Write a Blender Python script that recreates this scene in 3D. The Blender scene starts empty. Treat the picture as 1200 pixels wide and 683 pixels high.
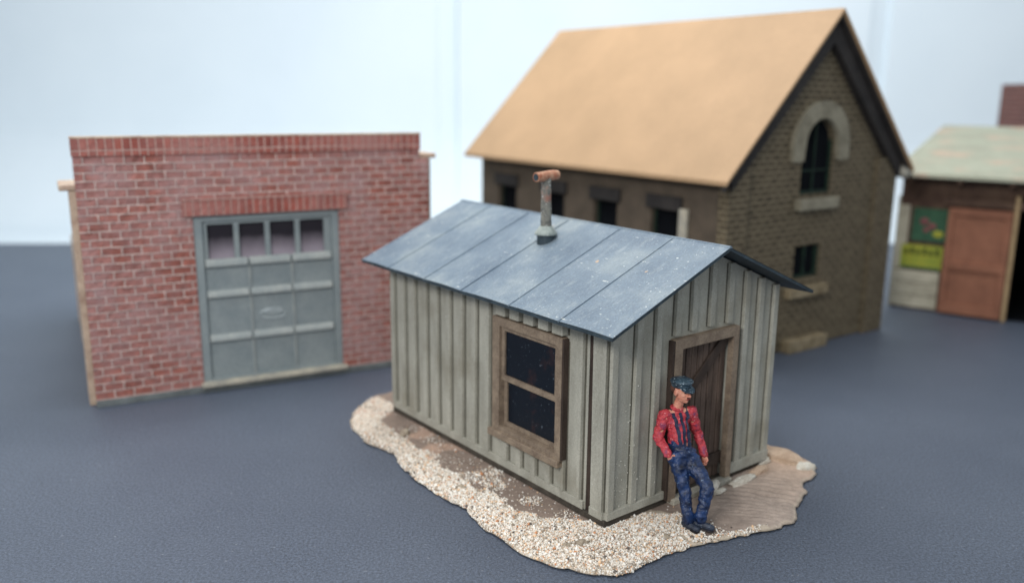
import bpy, bmesh, math, random
from math import sin, cos, pi, radians
from mathutils import Vector, Matrix, noise
random.seed(7)
scene = bpy.context.scene
COL = scene.collection

# ------------------------------------------------------------------ camera, world, lamps, exposure
cd = bpy.data.cameras.new('camera'); cam = bpy.data.objects.new('camera', cd); COL.objects.link(cam)
cd.sensor_width = 36; cd.lens = 1021.37 / 1200 * 36
cam.matrix_world = Matrix.Translation((0, 0, 4.7878)) @ Matrix.Rotation(radians(90) - 0.2232, 4, 'X') @ Matrix.Rotation(0.0104, 4, 'Z')
cd.clip_start = .1; cd.clip_end = 300
cd.dof.use_dof = True; cd.dof.focus_distance = 9.45; cd.dof.aperture_fstop = 0.0306 / 0.14
scene.camera = cam
w = bpy.data.worlds.new("World"); scene.world = w; w.use_nodes = True
bg = w.node_tree.nodes['Background']; bg.inputs[0].default_value = (.86, .93, 1.0, 1); bg.inputs[1].default_value = .62
def area(name, loc, target, size, sizey, power, color):
    l = bpy.data.lights.new(name, 'AREA'); l.shape = 'RECTANGLE'; l.size = size; l.size_y = sizey; l.energy = power; l.color = color
    o = bpy.data.objects.new(name, l); COL.objects.link(o); o.location = loc
    o.rotation_euler = (Vector(target) - Vector(loc)).to_track_quat('-Z', 'Y').to_euler(); return o
area('overhead_softbox', (-2, 15, 17), (0, 13, 0), 16, 12, 2250, (1, .985, .96))
area('front_lamp', (-7, -5, 12), (1, 10, 1), 6, 4, 2050, (1, .98, .95))
area('backdrop_lamp', (2, 20, 16), (0, 30, 5), 30, 6, 1850, (.93, .97, 1))
scene.view_settings.view_transform = 'Standard'; scene.view_settings.look = 'None'
scene.view_settings.exposure = .12; scene.view_settings.gamma = 1

# ------------------------------------------------------------------ material helpers
class NT:
    def __init__(s, name):
        s.m = bpy.data.materials.new(name); s.m.use_nodes = True; s.t = s.m.node_tree
        s.b = s.t.nodes['Principled BSDF']
    def n(s, kind, **kw):
        nd = s.t.nodes.new(kind)
        for k, v in kw.items(): setattr(nd, k, v)
        return nd
    def l(s, a, b): s.t.links.new(a, b)
    def coord(s, kind='Object'):
        if kind == 'UV':
            return s.n('ShaderNodeUVMap').outputs[0]
        return s.n('ShaderNodeTexCoord').outputs[kind]
    def noise(s, co, scale, detail=4, rough=.6, stretch=None):
        if stretch:
            mp = s.n('ShaderNodeMapping'); mp.inputs['Scale'].default_value = stretch; s.l(co, mp.inputs[0]); co = mp.outputs[0]
        nd = s.n('ShaderNodeTexNoise'); nd.inputs['Scale'].default_value = scale; nd.inputs['Detail'].default_value = detail
        nd.inputs['Roughness'].default_value = rough; s.l(co, nd.inputs['Vector']); return nd.outputs['Fac']
    def ramp(s, fac, stops, interp='LINEAR'):
        r = s.n('ShaderNodeValToRGB'); r.color_ramp.interpolation = interp
        e = r.color_ramp.elements
        while len(e) < len(stops): e.new(.5)
        for el, (p, c) in zip(e, stops):
            el.position = p; el.color = (*c, 1) if len(c) == 3 else c
        s.l(fac, r.inputs[0]); return r.outputs[0]
    def mix(s, fac, a, b, mode='MIX'):
        m = s.n('ShaderNodeMix', data_type='RGBA', blend_type=mode)
        for sock, v in ((m.inputs[0], fac), (m.inputs[6], a), (m.inputs[7], b)):
            if isinstance(v, (int, float)): sock.default_value = v
            elif isinstance(v, tuple): sock.default_value = (*v, 1)
            else: s.l(v, sock)
        return m.outputs[2]
    def math(s, op, a, b=0.):
        m = s.n('ShaderNodeMath', operation=op)
        for sock, v in zip(m.inputs, (a, b)):
            if isinstance(v, (int, float)): sock.default_value = v
            else: s.l(v, sock)
        return m.outputs[0]
    def bump(s, h, strength=.5, dist=.02, prev=None):
        b = s.n('ShaderNodeBump'); b.inputs['Strength'].default_value = strength; b.inputs['Distance'].default_value = dist
        s.l(h, b.inputs['Height'])
        if prev: s.l(prev, b.inputs['Normal'])
        s.l(b.outputs[0], s.b.inputs['Normal']); return b.outputs[0]
    def base(s, c):
        if isinstance(c, tuple): s.b.inputs['Base Color'].default_value = (*c, 1)
        else: s.l(c, s.b.inputs['Base Color'])
    def rough(s, v, spec=.5):
        if isinstance(v, float): s.b.inputs['Roughness'].default_value = v
        else: s.l(v, s.b.inputs['Roughness'])
        s.b.inputs['Specular IOR Level'].default_value = spec

def sr(r, g, b):
    f = lambda c: ((c / 255 + .055) / 1.055) ** 2.4 if c > 10 else c / 255 / 12.92
    return (f(r), f(g), f(b))
MATS = {}
def painted(name, c, c2=None, scale=6, rough=.65, spec=.35, speck=None, speckle_amt=.68, bump=.3, bscale=60, stretch=None, grime=None):
    """paint on plastic or wood: two tones, fine grain, optional pale specks"""
    m = NT(name); co = m.coord()
    c2 = c2 or tuple(x * .72 for x in c)
    f = m.noise(co, scale, 6, .65, stretch)
    colr = m.ramp(f, [(.32, c2), (.66, c)])
    fine = m.noise(co, 48, 5, .8)
    colr = m.mix(m.ramp(fine, [(.3, (.72,)*3), (.7, (1.12,)*3)]), colr, colr) if False else m.mix(.35, colr, m.mix(1., colr, m.ramp(fine, [(.38, (.5,)*3), (.62, (1.35,)*3)]), 'MULTIPLY'))
    if grime:
        g = m.noise(co, grime[1], 5, .6); colr = m.mix(m.ramp(g, [(.52, (0,)*3), (.7, (.8,)*3)]), colr, grime[0])
    if speck:
        v = m.noise(co, 38, 2, .5); colr = m.mix(m.ramp(v, [(speckle_amt, (0,)*3), (speckle_amt + .04, (1,)*3)]), colr, speck)
    m.base(colr); m.rough(rough, spec)
    m.bump(m.noise(co, bscale, 4, .7), bump, .012)
    MATS[name] = m.m; return m.m

def brick(name, c1, c2, mortar, bw, bh, msize, patch=None, strength=.6, soldier=False, vary=.6):
    m = NT(name); uv = m.coord('UV')
    mp = m.n('ShaderNodeMapping'); m.l(uv, mp.inputs[0])
    if soldier: mp.inputs['Rotation'].default_value = (0, 0, pi / 2)
    # slight wobble of the courses
    wob = m.n('ShaderNodeTexNoise'); wob.inputs['Scale'].default_value = 3; m.l(uv, wob.inputs['Vector'])
    vm = m.n('ShaderNodeVectorMath', operation='SCALE'); m.l(wob.outputs['Color'], vm.inputs[0]); vm.inputs['Scale'].default_value = .025
    va = m.n('ShaderNodeVectorMath', operation='ADD'); m.l(mp.outputs[0], va.inputs[0]); m.l(vm.outputs[0], va.inputs[1])
    b = m.n('ShaderNodeTexBrick'); m.l(va.outputs[0], b.inputs['Vector'])
    b.inputs['Color1'].default_value = (*c1, 1); b.inputs['Color2'].default_value = (*c2, 1); b.inputs['Mortar'].default_value = (*mortar, 1)
    b.inputs['Scale'].default_value = 1; b.inputs['Brick Width'].default_value = bw; b.inputs['Row Height'].default_value = bh
    b.inputs['Mortar Size'].default_value = msize; b.inputs['Mortar Smooth'].default_value = .5; b.inputs['Bias'].default_value = 0
    if soldier: b.offset = 0
    colr = b.outputs['Color']
    n1 = m.noise(uv, 9, 5, .7)
    colr = m.mix(vary, colr, m.mix(1., colr, m.ramp(n1, [(.3, (.6,)*3), (.7, (1.35,)*3)]), 'MULTIPLY'))
    if patch:
        n2 = m.noise(uv, .8, 5, .72)
        colr = m.mix(m.ramp(n2, [(.40, (0,)*3), (.66, (.68,)*3)]), colr, patch)
    m.base(colr); m.rough(.7, .3)
    h = m.math('SUBTRACT', m.math('MULTIPLY', m.noise(uv, 14, 4), 1.1), b.outputs['Fac'])
    m.bump(h, strength, .03)
    MATS[name] = m.m; return m.m

# ------------------------------------------------------------------ mesh helpers
class MB:
    def __init__(s): s.v = []; s.f = []; s.mi = []
    def add(s, vs, fs, mi=0):
        o = len(s.v); s.v += [tuple(v) for v in vs]; s.f += [tuple(i + o for i in f) for f in fs]; s.mi += [mi] * len(fs)
    def box(s, x0, x1, y0, y1, z0, z1, mi=0):
        vs = [(x0,y0,z0),(x1,y0,z0),(x1,y1,z0),(x0,y1,z0),(x0,y0,z1),(x1,y0,z1),(x1,y1,z1),(x0,y1,z1)]
        s.add(vs, [(0,3,2,1),(4,5,6,7),(0,1,5,4),(1,2,6,5),(2,3,7,6),(3,0,4,7)], mi)
    def hexa(s, vs, mi=0):   # 8 corners, bottom loop then top loop
        s.add(vs, [(0,3,2,1),(4,5,6,7),(0,1,5,4),(1,2,6,5),(2,3,7,6),(3,0,4,7)], mi)
    def prism(s, poly, f, t, mi=0):
        """poly of (u,v); f(u,v,w) -> xyz; extruded w from 0 to t"""
        n = len(poly); vs = [f(u, v, 0) for u, v in poly] + [f(u, v, t) for u, v in poly]
        s.add(vs, [tuple(range(n)), tuple(range(2*n-1, n-1, -1))] + [(i, (i+1) % n, n+(i+1) % n, n+i) for i in range(n)], mi)
    def slab(s, outer, holes, f, t, mi=0):
        """flat outline with holes, thickness t"""
        cu = bpy.data.curves.new('tmp', 'CURVE'); cu.dimensions = '2D'; cu.fill_mode = 'BOTH'; cu.extrude = abs(t) / 2
        for loop in [outer] + list(holes):
            sp = cu.splines.new('POLY'); sp.points.add(len(loop) - 1); sp.use_cyclic_u = True
            for p_, (u, v) in zip(sp.points, loop): p_.co = (u, v, 0, 1)
        o = bpy.data.objects.new('tmp', cu); me = o.to_mesh()
        s.add([f(v.co.x, v.co.y, v.co.z + t / 2) for v in me.vertices], [tuple(p_.vertices) for p_ in me.polygons], mi)
        o.to_mesh_clear(); bpy.data.objects.remove(o); bpy.data.curves.remove(cu)
    def tube(s, pts, rads, n=16, cap=True, mi=0, sx=1.):
        rings = []; up = Vector((0, 0, 1)); pts = [Vector(p_) for p_ in pts]
        for i, p_ in enumerate(pts):
            d = (pts[min(i+1, len(pts)-1)] - pts[max(i-1, 0)]).normalized()
            a = d.cross(up)
            if a.length < .05: a = d.cross(Vector((0, 1, 0)))
            a.normalize(); b = d.cross(a)
            rings.append([p_ + (a * cos(2*pi*k/n) * sx + b * sin(2*pi*k/n)) * rads[i] for k in range(n)])
        vs = [v for r in rings for v in r]; fs = []
        for i in range(len(pts)-1):
            for k in range(n): fs.append((i*n+k, i*n+(k+1) % n, (i+1)*n+(k+1) % n, (i+1)*n+k))
        if cap: fs.append(tuple(range(n-1, -1, -1))); fs.append(tuple(range((len(pts)-1)*n, len(pts)*n)))
        s.add(vs, fs, mi)
    def ball(s, c, r, seg=12, rot=None, mi=0):
        """ellipsoid, r = (rx,ry,rz)"""
        if isinstance(r, (int, float)): r = (r, r, r)
        R = rot or Matrix.Identity(3); c = Vector(c); vs = []; h = seg // 2
        for i in range(1, h):
            for k in range(seg):
                t = pi * i / h; q = 2 * pi * k / seg
                vs.append(c + R @ Vector((r[0]*sin(t)*cos(q), r[1]*sin(t)*sin(q), r[2]*cos(t))))
        top = len(vs); vs.append(c + R @ Vector((0, 0, r[2]))); vs.append(c + R @ Vector((0, 0, -r[2])))
        fs = [(i*seg+k, i*seg+(k+1) % seg, (i+1)*seg+(k+1) % seg, (i+1)*seg+k) for i in range(h-2) for k in range(seg)]
        fs += [(top, (k+1) % seg, k) for k in range(seg)] + [(top+1, (h-2)*seg+k, (h-2)*seg+(k+1) % seg) for k in range(seg)]
        s.add(vs, fs, mi)
    def capsule(s, a, b, ra, rb, n=14, mi=0, sx=1.):
        a = Vector(a); b = Vector(b); d = (b - a)
        L = d.length; d.normalize(); pts = []; rads = []
        for k in range(5, 0, -1): t = pi/2*k/5.2; pts.append(a - d*ra*sin(t)); rads.append(ra*cos(t))
        m = 5
        for k in range(m+1): pts.append(a + d*L*k/m); rads.append(ra + (rb-ra)*k/m)
        for k in range(1, 6): t = pi/2*k/5.2; pts.append(b + d*rb*sin(t)); rads.append(rb*cos(t))
        s.tube(pts, rads, n, True, mi, sx)
    def build(s, name, mat, parent=None, bevel=0, smooth=False, recalc=True, loc=None):
        me = bpy.data.meshes.new(name); me.from_pydata([tuple(v) for v in s.v], [], s.f)
        for mt in (mat if isinstance(mat, (list, tuple)) else [mat]): me.materials.append(mt)
        for p_, i in zip(me.polygons, s.mi): p_.material_index = i; p_.use_smooth = smooth
        if recalc:
            bm = bmesh.new(); bm.from_mesh(me); bmesh.ops.recalc_face_normals(bm, faces=bm.faces); bm.to_mesh(me); bm.free()
        uv = me.uv_layers.new(name='UVMap')
        for p_ in me.polygons:
            n_ = p_.normal; ax = max(range(3), key=lambda k: abs(n_[k]))
            for li in p_.loop_indices:
                c = me.vertices[me.loops[li].vertex_index].co
                uv.data[li].uv = (c.y, c.z) if ax == 0 else (c.x, c.z) if ax == 1 else (c.x, c.y)
        o = bpy.data.objects.new(name, me); COL.objects.link(o)
        if parent: o.parent = parent
        if loc: o.location = loc
        if bevel:
            b = o.modifiers.new('bevel', 'BEVEL'); b.width = bevel; b.segments = 2; b.limit_method = 'ANGLE'; b.angle_limit = radians(35)
        return o

def tag(o, label=None, cat=None, group=None, kind=None):
    if label: o['label'] = label
    if cat: o['category'] = cat
    if group: o['group'] = group
    if kind: o['kind'] = kind
    return o
def empty(name, loc, rz=0):
    o = bpy.data.objects.new(name, None); COL.objects.link(o); o.location = loc; o.rotation_euler = (0, 0, rz); o.empty_display_size = .3
    return o
FX = lambda off: (lambda u, v, w: (u, off + w, v))     # wall running along x
FY = lambda off: (lambda u, v, w: (off + w, u, v))     # wall running along y
rect = lambda a, b, c, d: [(a, c), (b, c), (b, d), (a, d)]

# ------------------------------------------------------------------ materials
def table_mat():
    m = NT('blue_grey_card'); co = m.coord()
    f = m.noise(co, .5, 4, .6)
    fib = m.noise(co, 34, 8, .9)
    fib2 = m.noise(co, 60, 4, .8, (1, .35, 1))
    c = m.ramp(f, [(.3, (.060, .076, .108)), (.7, (.074, .092, .126))])
    c = m.mix(.95, c, m.mix(1., c, m.ramp(fib, [(.40, (.35,)*3), (.60, (2.1,)*3)]), 'MULTIPLY'))
    lint = m.noise(co, 16, 2, .5, (1, 2.6, 1)); c = m.mix(m.ramp(lint, [(.715, (0,)*3), (.75, (.6,)*3)]), c, (.5, .52, .55))
    m.base(c); m.rough(.47, .62)
    b = m.bump(fib, .7, .02); m.bump(fib2, .4, .012, b)
    return m.m
M_TABLE = table_mat()
def white_mat():
    m = NT('white_backdrop_card'); co = m.coord(); f = m.noise(co, .25, 3)
    m.base(m.ramp(f, [(.3, (.74, .82, .87)), (.7, (.78, .855, .90))])); m.rough(.8, .1); return m.m
M_WHITE = white_mat()
M_SIDING = painted('weathered_grey_siding', sr(177, 175, 163), sr(148, 146, 135), 3.2, .75, .25, speck=(.62, .62, .56), speckle_amt=.715, bscale=45, stretch=(1, 1, .35), grime=(sr(140, 136, 122), 1.2))
M_SPECK = painted('pale_speck', sr(214, 212, 200), sr(180, 178, 166), 20, .7, .3)
M_BATLINE = painted('dark_batten_line', sr(104, 101, 90), sr(76, 74, 66), 9, .8, .2, stretch=(1, 1, .3))  # narrow dark strips along both sides of each batten
M_DKWOOD = painted('dark_brown_wood', sr(74, 62, 55), sr(46, 38, 34), 7, .7, .25, stretch=(1, 1, .3))
M_DOOR = painted('brown_door_boards', sr(108, 92, 82), sr(72, 60, 53), 5, .75, .2, stretch=(2.5, 1, .3))
M_TRIM = painted('brown_grey_trim', sr(146, 130, 112), sr(110, 95, 82), 6, .7, .3, bscale=50)
M_PLINTH = painted('dark_plinth', sr(84, 78, 70), sr(52, 48, 43), 5, .8, .2)
def tin_mat():
    m = NT('blue_grey_roof_tin'); co = m.coord()
    c = m.ramp(m.noise(co, 1.1, 5, .6), [(.3, sr(84, 101, 118)), (.5, sr(104, 120, 134)), (.72, sr(136, 147, 152))])
    fine = m.noise(co, 48, 5, .75)
    c = m.mix(.6, c, m.mix(1., c, m.ramp(fine, [(.32, (.55,)*3), (.7, (1.35,)*3)]), 'MULTIPLY'))
    wear = m.noise(co, 6, 7, .85, (.45, 1.6, 1))
    c = m.mix(m.ramp(wear, [(.52, (0,)*3), (.68, (.42,)*3)]), c, sr(170, 177, 176))
    pat = m.noise(co, .9, 2)      # dust gathers in patches
    spk = m.noise(co, 30, 2, .5)
    sf = m.math('MULTIPLY', m.ramp(spk, [(.68, (0,)*3), (.74, (.9,)*3)]), m.ramp(pat, [(.40, (.15,)*3), (.6, (1,)*3)]))
    c = m.mix(sf, c, sr(216, 220, 216))
    scr = m.noise(co, 4, 3, .6, (6, 1, 1)); sc2 = m.math('MULTIPLY', m.ramp(scr, [(.68, (0,)*3), (.71, (.7,)*3)]), m.ramp(m.noise(co, 25, 3), [(.45, (0,)*3), (.55, (1,)*3)]))
    c = m.mix(sc2, c, sr(205, 208, 202))
    och = m.noise(co, 5.5, 1); c = m.mix(m.ramp(och, [(.77, (0,)*3), (.79, (.8,)*3)]), c, sr(196, 160, 122))
    m.base(c); m.rough(.5, .45); m.bump(m.noise(co, 45, 5, .75), .4, .012)
    return m.m
M_TIN = tin_mat()
M_TINEDGE = painted('dark_tin_edge', sr(58, 72, 80), sr(36, 46, 52), 6, .6, .35)
def glass_mat(name, base, speck):
    m = NT(name); co = m.coord()
    c = m.mix(m.ramp(m.noise(co, 26, 3, .6), [(.66, (0,)*3), (.72, (.7,)*3)]), base, speck)
    c = m.mix(m.ramp(m.noise(co, 3.5, 3), [(.58, (0,)*3), (.74, (.5,)*3)]), c, (.06, .025, .02))
    m.base(c); m.rough(.3, .22); m.bump(m.noise(co, 20, 3), .12, .01); return m.m
M_PANE = glass_mat('dusty_dark_pane', (.006, .009, .015), (.16, .20, .24))
M_RUST = painted('rusty_stack', sr(140, 138, 128), sr(84, 86, 84), 14, .75, .3, speck=sr(196, 200, 196), speckle_amt=.64, bump=.6, bscale=70, grime=(sr(158, 74, 48), 3.5))
M_CAPMETAL = painted('peach_stained_metal', sr(196, 160, 132), sr(150, 84, 60), 8, .7, .3, bump=.6)
M_REDBR = brick('weathered_red_brick', sr(160, 98, 86), sr(138, 84, 75), sr(210, 186, 178), .28, .124, .014, patch=sr(182, 154, 154), strength=1.0, vary=1.0)
M_REDSOL = brick('red_soldier_brick', sr(160, 88, 76), sr(134, 72, 64), sr(196, 166, 156), .26, .115, .012, patch=sr(170, 128, 122), soldier=True, strength=.8)
M_CREAM = painted('bare_cream_plastic', sr(206, 186, 164), sr(170, 148, 130), 3, .6, .3, grime=(sr(140, 96, 84), 2))
M_CONC = painted('pale_sill', sr(190, 182, 164), sr(140, 140, 134), 4, .75, .2)
M_PLGREY = painted('blue_grey_plinth', sr(118, 124, 124), sr(90, 95, 96), 4, .75, .2)
M_GDOOR = painted('blue_grey_door_paint', sr(144, 152, 153), sr(128, 138, 141), 2.5, .6, .3, bump=.1)
M_GDUST = painted('door_rail_dusty', sr(162, 166, 163), sr(140, 148, 149), 4, .65, .3)
M_SCRIB = painted('chalky_rub', sr(196, 204, 206), sr(170, 180, 184), 12, .8, .2)
M_INDARK = painted('dark_interior', sr(44, 40, 50), sr(22, 20, 26), 2, .9, .1)
M_LILAC = painted('lilac_grey_floor', sr(150, 138, 148), sr(120, 110, 120), 2, .8, .2)
M_BRNBR = brick('brown_brick', sr(98, 87, 69), sr(78, 68, 53), sr(142, 130, 106), .24, .105, .015, strength=.9, vary=.8)
M_BRNSIDE = painted('dark_brown_wall', sr(98, 87, 75), sr(80, 71, 62), 2.2, .8, .2)
M_BRNTRIM = painted('dark_brown_trim', sr(58, 54, 52), sr(40, 38, 38), 3, .7, .25)
M_STONE = painted('stone_surround', sr(152, 146, 128), sr(120, 114, 98), 4, .8, .2)
M_STONE2 = painted('pale_stone', sr(156, 142, 116), sr(120, 106, 82), 4, .8, .2)
def card_roof():
    m = NT('tan_card_roof'); co = m.coord()
    c = m.ramp(m.noise(co, .7, 5, .65), [(.3, sr(158, 130, 99)), (.7, sr(174, 143, 110))])
    c = m.mix(.4, c, m.mix(1., c, m.ramp(m.noise(co, 22, 5, .8), [(.3, (.75,)*3), (.7, (1.2,)*3)]), 'MULTIPLY'))
    m.base(c); m.rough(.62, .35); m.bump(m.noise(co, 30, 4, .7), .25, .02); return m.m
M_TAN = card_roof()
M_GREENF = painted('dark_green_frame', sr(34, 56, 44), sr(20, 34, 30), 4, .6, .3)
M_BLACK = painted('near_black_inside', sr(16, 19, 24), sr(10, 12, 16), 2, .9, .1)
M_SHEDROOF = painted('pale_olive_roof', sr(168, 170, 152), sr(152, 153, 136), 1.6, .8, .2, grime=(sr(190, 160, 140), 1.1))
M_SHEDWALL = painted('brown_shed_boards', sr(104, 84, 70), sr(74, 56, 50), 3, .8, .2)
M_TERRA = painted('terracotta_door', sr(150, 102, 80), sr(126, 84, 66), 2, .7, .25)
M_JAMB = painted('pale_wood_jamb', sr(186, 160, 122), sr(150, 126, 96), 4, .7, .2)
M_PLANKS = painted('cream_planks', sr(196, 190, 170), sr(160, 154, 136), 3, .75, .2)
M_PGREEN = painted('poster_green', sr(64, 100, 76), sr(44, 76, 58), 6, .6, .2)
M_PYEL = painted('poster_yellow', sr(166, 164, 62), sr(136, 150, 62), 4, .6, .2)
M_PRED = painted('poster_red', sr(140, 84, 84), sr(110, 70, 74), 6, .6, .2)
M_PDK = painted('poster_dark', sr(40, 60, 30), sr(24, 38, 22), 6, .6, .2)

# ================================================================== THE SETTING
t = MB()
ang = math.atan2(29.08 - 28.04, -8.66 + 16.7); ex, ey = cos(ang), sin(ang)
yl = lambda x: 28.04 + (x + 16.7) * math.tan(ang)
N = 60
t.hexa([(-30, -6, -.05), (34, -6, -.05), (34, yl(34) - 4.2, -.05), (-30, yl(-30), -.05), (-30, -6, 0), (34, -6, 0), (34, yl(34) - 4.2, 0), (-30, yl(-30), 0)])
tag(t.build('table_surface', M_TABLE, bevel=0), kind='structure')
# white card backdrop: floor, sweep and wall, with two soft folds
prof = [(-8, -.06), (28, -.06), (30.5, -.06)] + [(30.5 + 3.5 * sin(a_ * pi / 24), -.06 + 3.5 * (1 - cos(a_ * pi / 24))) for a_ in range(1, 13)] + [(34, 8), (34, 14), (34, 24)]
xs = [(-34, 0), (-2.95, 0), (-2.85, .06), (-2.2, .20), (-2.1, .02), (13.3, 0), (13.4, .06), (14.0, .16), (14.1, 0.01), (38, 0)]
vs = []; fs = []
for xx, off in xs:
    for yy, zz in prof:
        k = max(0, min(1, zz / 3)); vs.append((xx, yy + off * k * 1.6, zz))
n_ = len(prof)
fs = [(i*n_+j, (i+1)*n_+j, (i+1)*n_+j+1, i*n_+j+1) for i in range(len(xs)-1) for j in range(n_-1)]
b_ = MB(); b_.add(vs, fs); bo = b_.build('backdrop', M_WHITE, smooth=False, recalc=False)
tag(bo, kind='structure')

# ================================================================== DIORAMA BASE UNDER THE SHACK
BH = .069
SX, SY, SYAW = 1.0654, 8.9516, .6667
ca, sa = cos(SYAW), sin(SYAW)
def W2(i, j): return (SX + ca*i - sa*j, SY + sa*i + ca*j)     # shack frame -> world
outline = [(-1.93,13.49),(-2.18,13.28),(-2.41,12.51),(-2.31,11.92),(-2.0,11.39),(-1.6,11.02),(-1.43,10.61),(-1.16,10.15),(-.85,9.76),(-.52,9.39),(-.31,8.98),(-.06,8.64),(.14,8.43),(.38,8.21),(.73,8.04),(1.03,8.01),(1.26,8.1),(1.46,8.29),(1.77,8.48),(2.18,8.69),(2.59,8.85),(2.97,9.01),(3.24,9.12),(3.41,9.48),(3.64,9.93),(3.66,10.17),(3.97,10.48),(4.04,10.85),(3.88,11.16),(3.59,11.36),(3.2,12.1),(2.6,12.9),(1.9,13.7),(1.1,14.6),(.2,14.8),(-.8,14.3),(-1.5,13.9)]
CX, CY = .9, 10.9
polar = sorted((math.atan2(y - CY, x - CX), math.hypot(x - CX, y - CY)) for x, y in outline)
def rad(th):
    pl = polar
    for k in range(len(pl)):
        a0, r0 = pl[k]; a1, r1 = pl[(k+1) % len(pl)]
        if a1 < a0: a1 += 2*pi
        for tt in (th, th + 2*pi):
            if a0 <= tt <= a1:
                # straight chord between the outline points, roughened
                p0 = Vector((cos(a0)*r0, sin(a0)*r0)); p1 = Vector((cos(a1)*r1, sin(a1)*r1)); d = Vector((cos(tt), sin(tt)))
                e = p1 - p0; den = d.x*e.y - d.y*e.x
                r_ = (p0.x*e.y - p0.y*e.x) / den
                return r_ + .045*noise.noise(Vector((cos(tt)*r_*3, sin(tt)*r_*3, 1))) + .03*noise.noise(Vector((cos(tt)*r_*9, sin(tt)*r_*9, 2)))
    return 2
NA, NR = 640, 90
bvs = []; bfs = []; bcol = []; edge_d = []
def inv_shack(x, y):
    dx, dy = x - SX, y - SY; return dx*ca + dy*sa, -dx*sa + dy*ca
def base_height(x, y, dist):
    """height of the top surface; dist = distance in from the rim"""
    i, j = inv_shack(x, y)
    h = BH + .018*noise.noise(Vector((x*2, y*2, 0))) + .01*noise.noise(Vector((x*9, y*9, 0)))
    wr = max(0, min(1, (i - 1.2) / .5)) * max(0, min(1, (-j - .15) / .25))
    q = (x*.22 + y*1.0) * 32 + 5*noise.noise(Vector((x*1.2, y*1.2, 5))) + .9*noise.noise(Vector((x*6, y*6, 9)))
    h += wr * .040 * (abs(sin(q)) ** .5 - .6) * (.5 + 1.2*max(0, noise.noise(Vector((x*1.1, y*1.1, 44))) + .3))
    if -.25 < j < 4.8 and -.25 < i < 3.1: h = h * .4 + (BH - .012) * .6 if (i < -.05 or j < -.05 or True) else h
    ed = max(0, 1 - dist / .10)
    return h - .045*ed*ed
rr = []
for a_ in range(NA): rr.append(rad(-pi + 2*pi*a_/NA))
for r_ in range(NR+1):
    for a_ in range(NA):
        th = -pi + 2*pi*a_/NA; R = rr[a_]; q = (r_/NR) ** .75; x = CX + cos(th)*R*q; y = CY + sin(th)*R*q
        bvs.append((x, y, base_height(x, y, R*(1-q)))); edge_d.append(R*(1-q))
for r_ in range(NR):
    for a_ in range(NA):
        a2 = (a_+1) % NA; bfs.append((r_*NA+a_, (r_+1)*NA+a_, (r_+1)*NA+a2, r_*NA+a2))
o_ = len(bvs)
for a_ in range(NA):
    x, y, z = bvs[NR*NA+a_]; bvs.append((x*.985+CX*.015, y*.985+CY*.015, .004)); edge_d.append(-1)
for a_ in range(NA):
    a2 = (a_+1) % NA; bfs.append((NR*NA+a_, o_+a_, o_+a2, NR*NA+a2))
def gravel_mask(x, y, dist):
    i, j = inv_shack(x, y); n1 = noise.noise(Vector((x*1.6, y*1.6, 3)))*.28 + noise.noise(Vector((x*6, y*6, 3)))*.12
    if i < .1 and j > -.3:       # long side: a band along the rim
        wband = .50 + n1 if j < 3.2 else .62 + n1
        near = max(0, (1.1 - j)) * .65
        return dist < wband + near
    if j <= 0:                    # gable side: from the corner to just past the figure
        if i < .25: return True
        lim = .80 + n1*1.3
        return i < lim or (dist < .07 + n1*.1 and i < 1.5)
    return False
bm_ = MB(); bm_.add(bvs, bfs)
root = empty('diorama_base', (0, 0, 0))
tag(root, 'thin irregular plaster ground slab with white gravel rim, under the grey board shack', 'diorama base')
def base_mat():
    m = NT('diorama_earth'); co = m.coord()
    at = m.n('ShaderNodeAttribute', attribute_name='Tone'); c = at.outputs['Color']
    c = m.mix(.7, c, m.mix(1., c, m.ramp(m.noise(co, 9, 7, .75), [(.3, (.62,)*3), (.7, (1.3,)*3)]), 'MULTIPLY'))
    c = m.mix(m.ramp(m.noise(co, 34, 3, .6), [(.66, (0,)*3), (.72, (.6,)*3)]), c, sr(206, 194, 180))
    m.base(c); m.rough(.8, .25); m.bump(m.noise(co, 38, 5, .75), .6, .02); return m.m
M_EARTH = base_mat()
slab = bm_.build('earth_slab', M_EARTH, root, smooth=True)
ca_ = slab.data.color_attributes.new('Tone', 'FLOAT_COLOR', 'POINT')
brown = Vector(sr(140, 124, 113)); taupe = Vector(sr(176, 160, 148)); pale = Vector(sr(198, 184, 164)); under = Vector(sr(70, 66, 60)); peach = Vector(sr(196, 168, 146))
for k, (x, y, z) in enumerate(bvs):
    i, j = inv_shack(x, y); d = edge_d[k]; n1 = noise.noise(Vector((x*1.3, y*1.3, 7)))
    if d < 0: c = under
    else:
        c = brown.lerp(taupe, max(0, min(1, (i - .9)/.6)))
        if i > 1.2: c = c.lerp(peach, max(0, min(.7, (i - 2.1)/1.2 + n1*.5)))
        if gravel_mask(x, y, d): c = c.lerp(pale if j < 3 else Vector(sr(222, 210, 194)), .8)
        if j > 2.2 and noise.noise(Vector((x*2.2, y*2.2, 21))) > .12: c = c.lerp(Vector(sr(196, 164, 144)), min(.6, 4*(noise.noise(Vector((x*2.2, y*2.2, 21))) - .12)))
        if d < .04: c = c.lerp(pale, .5)
        c = c.lerp(brown*.8, max(0, min(.5, n1)))
    ca_.data[k].color = (*c, 1)
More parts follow.
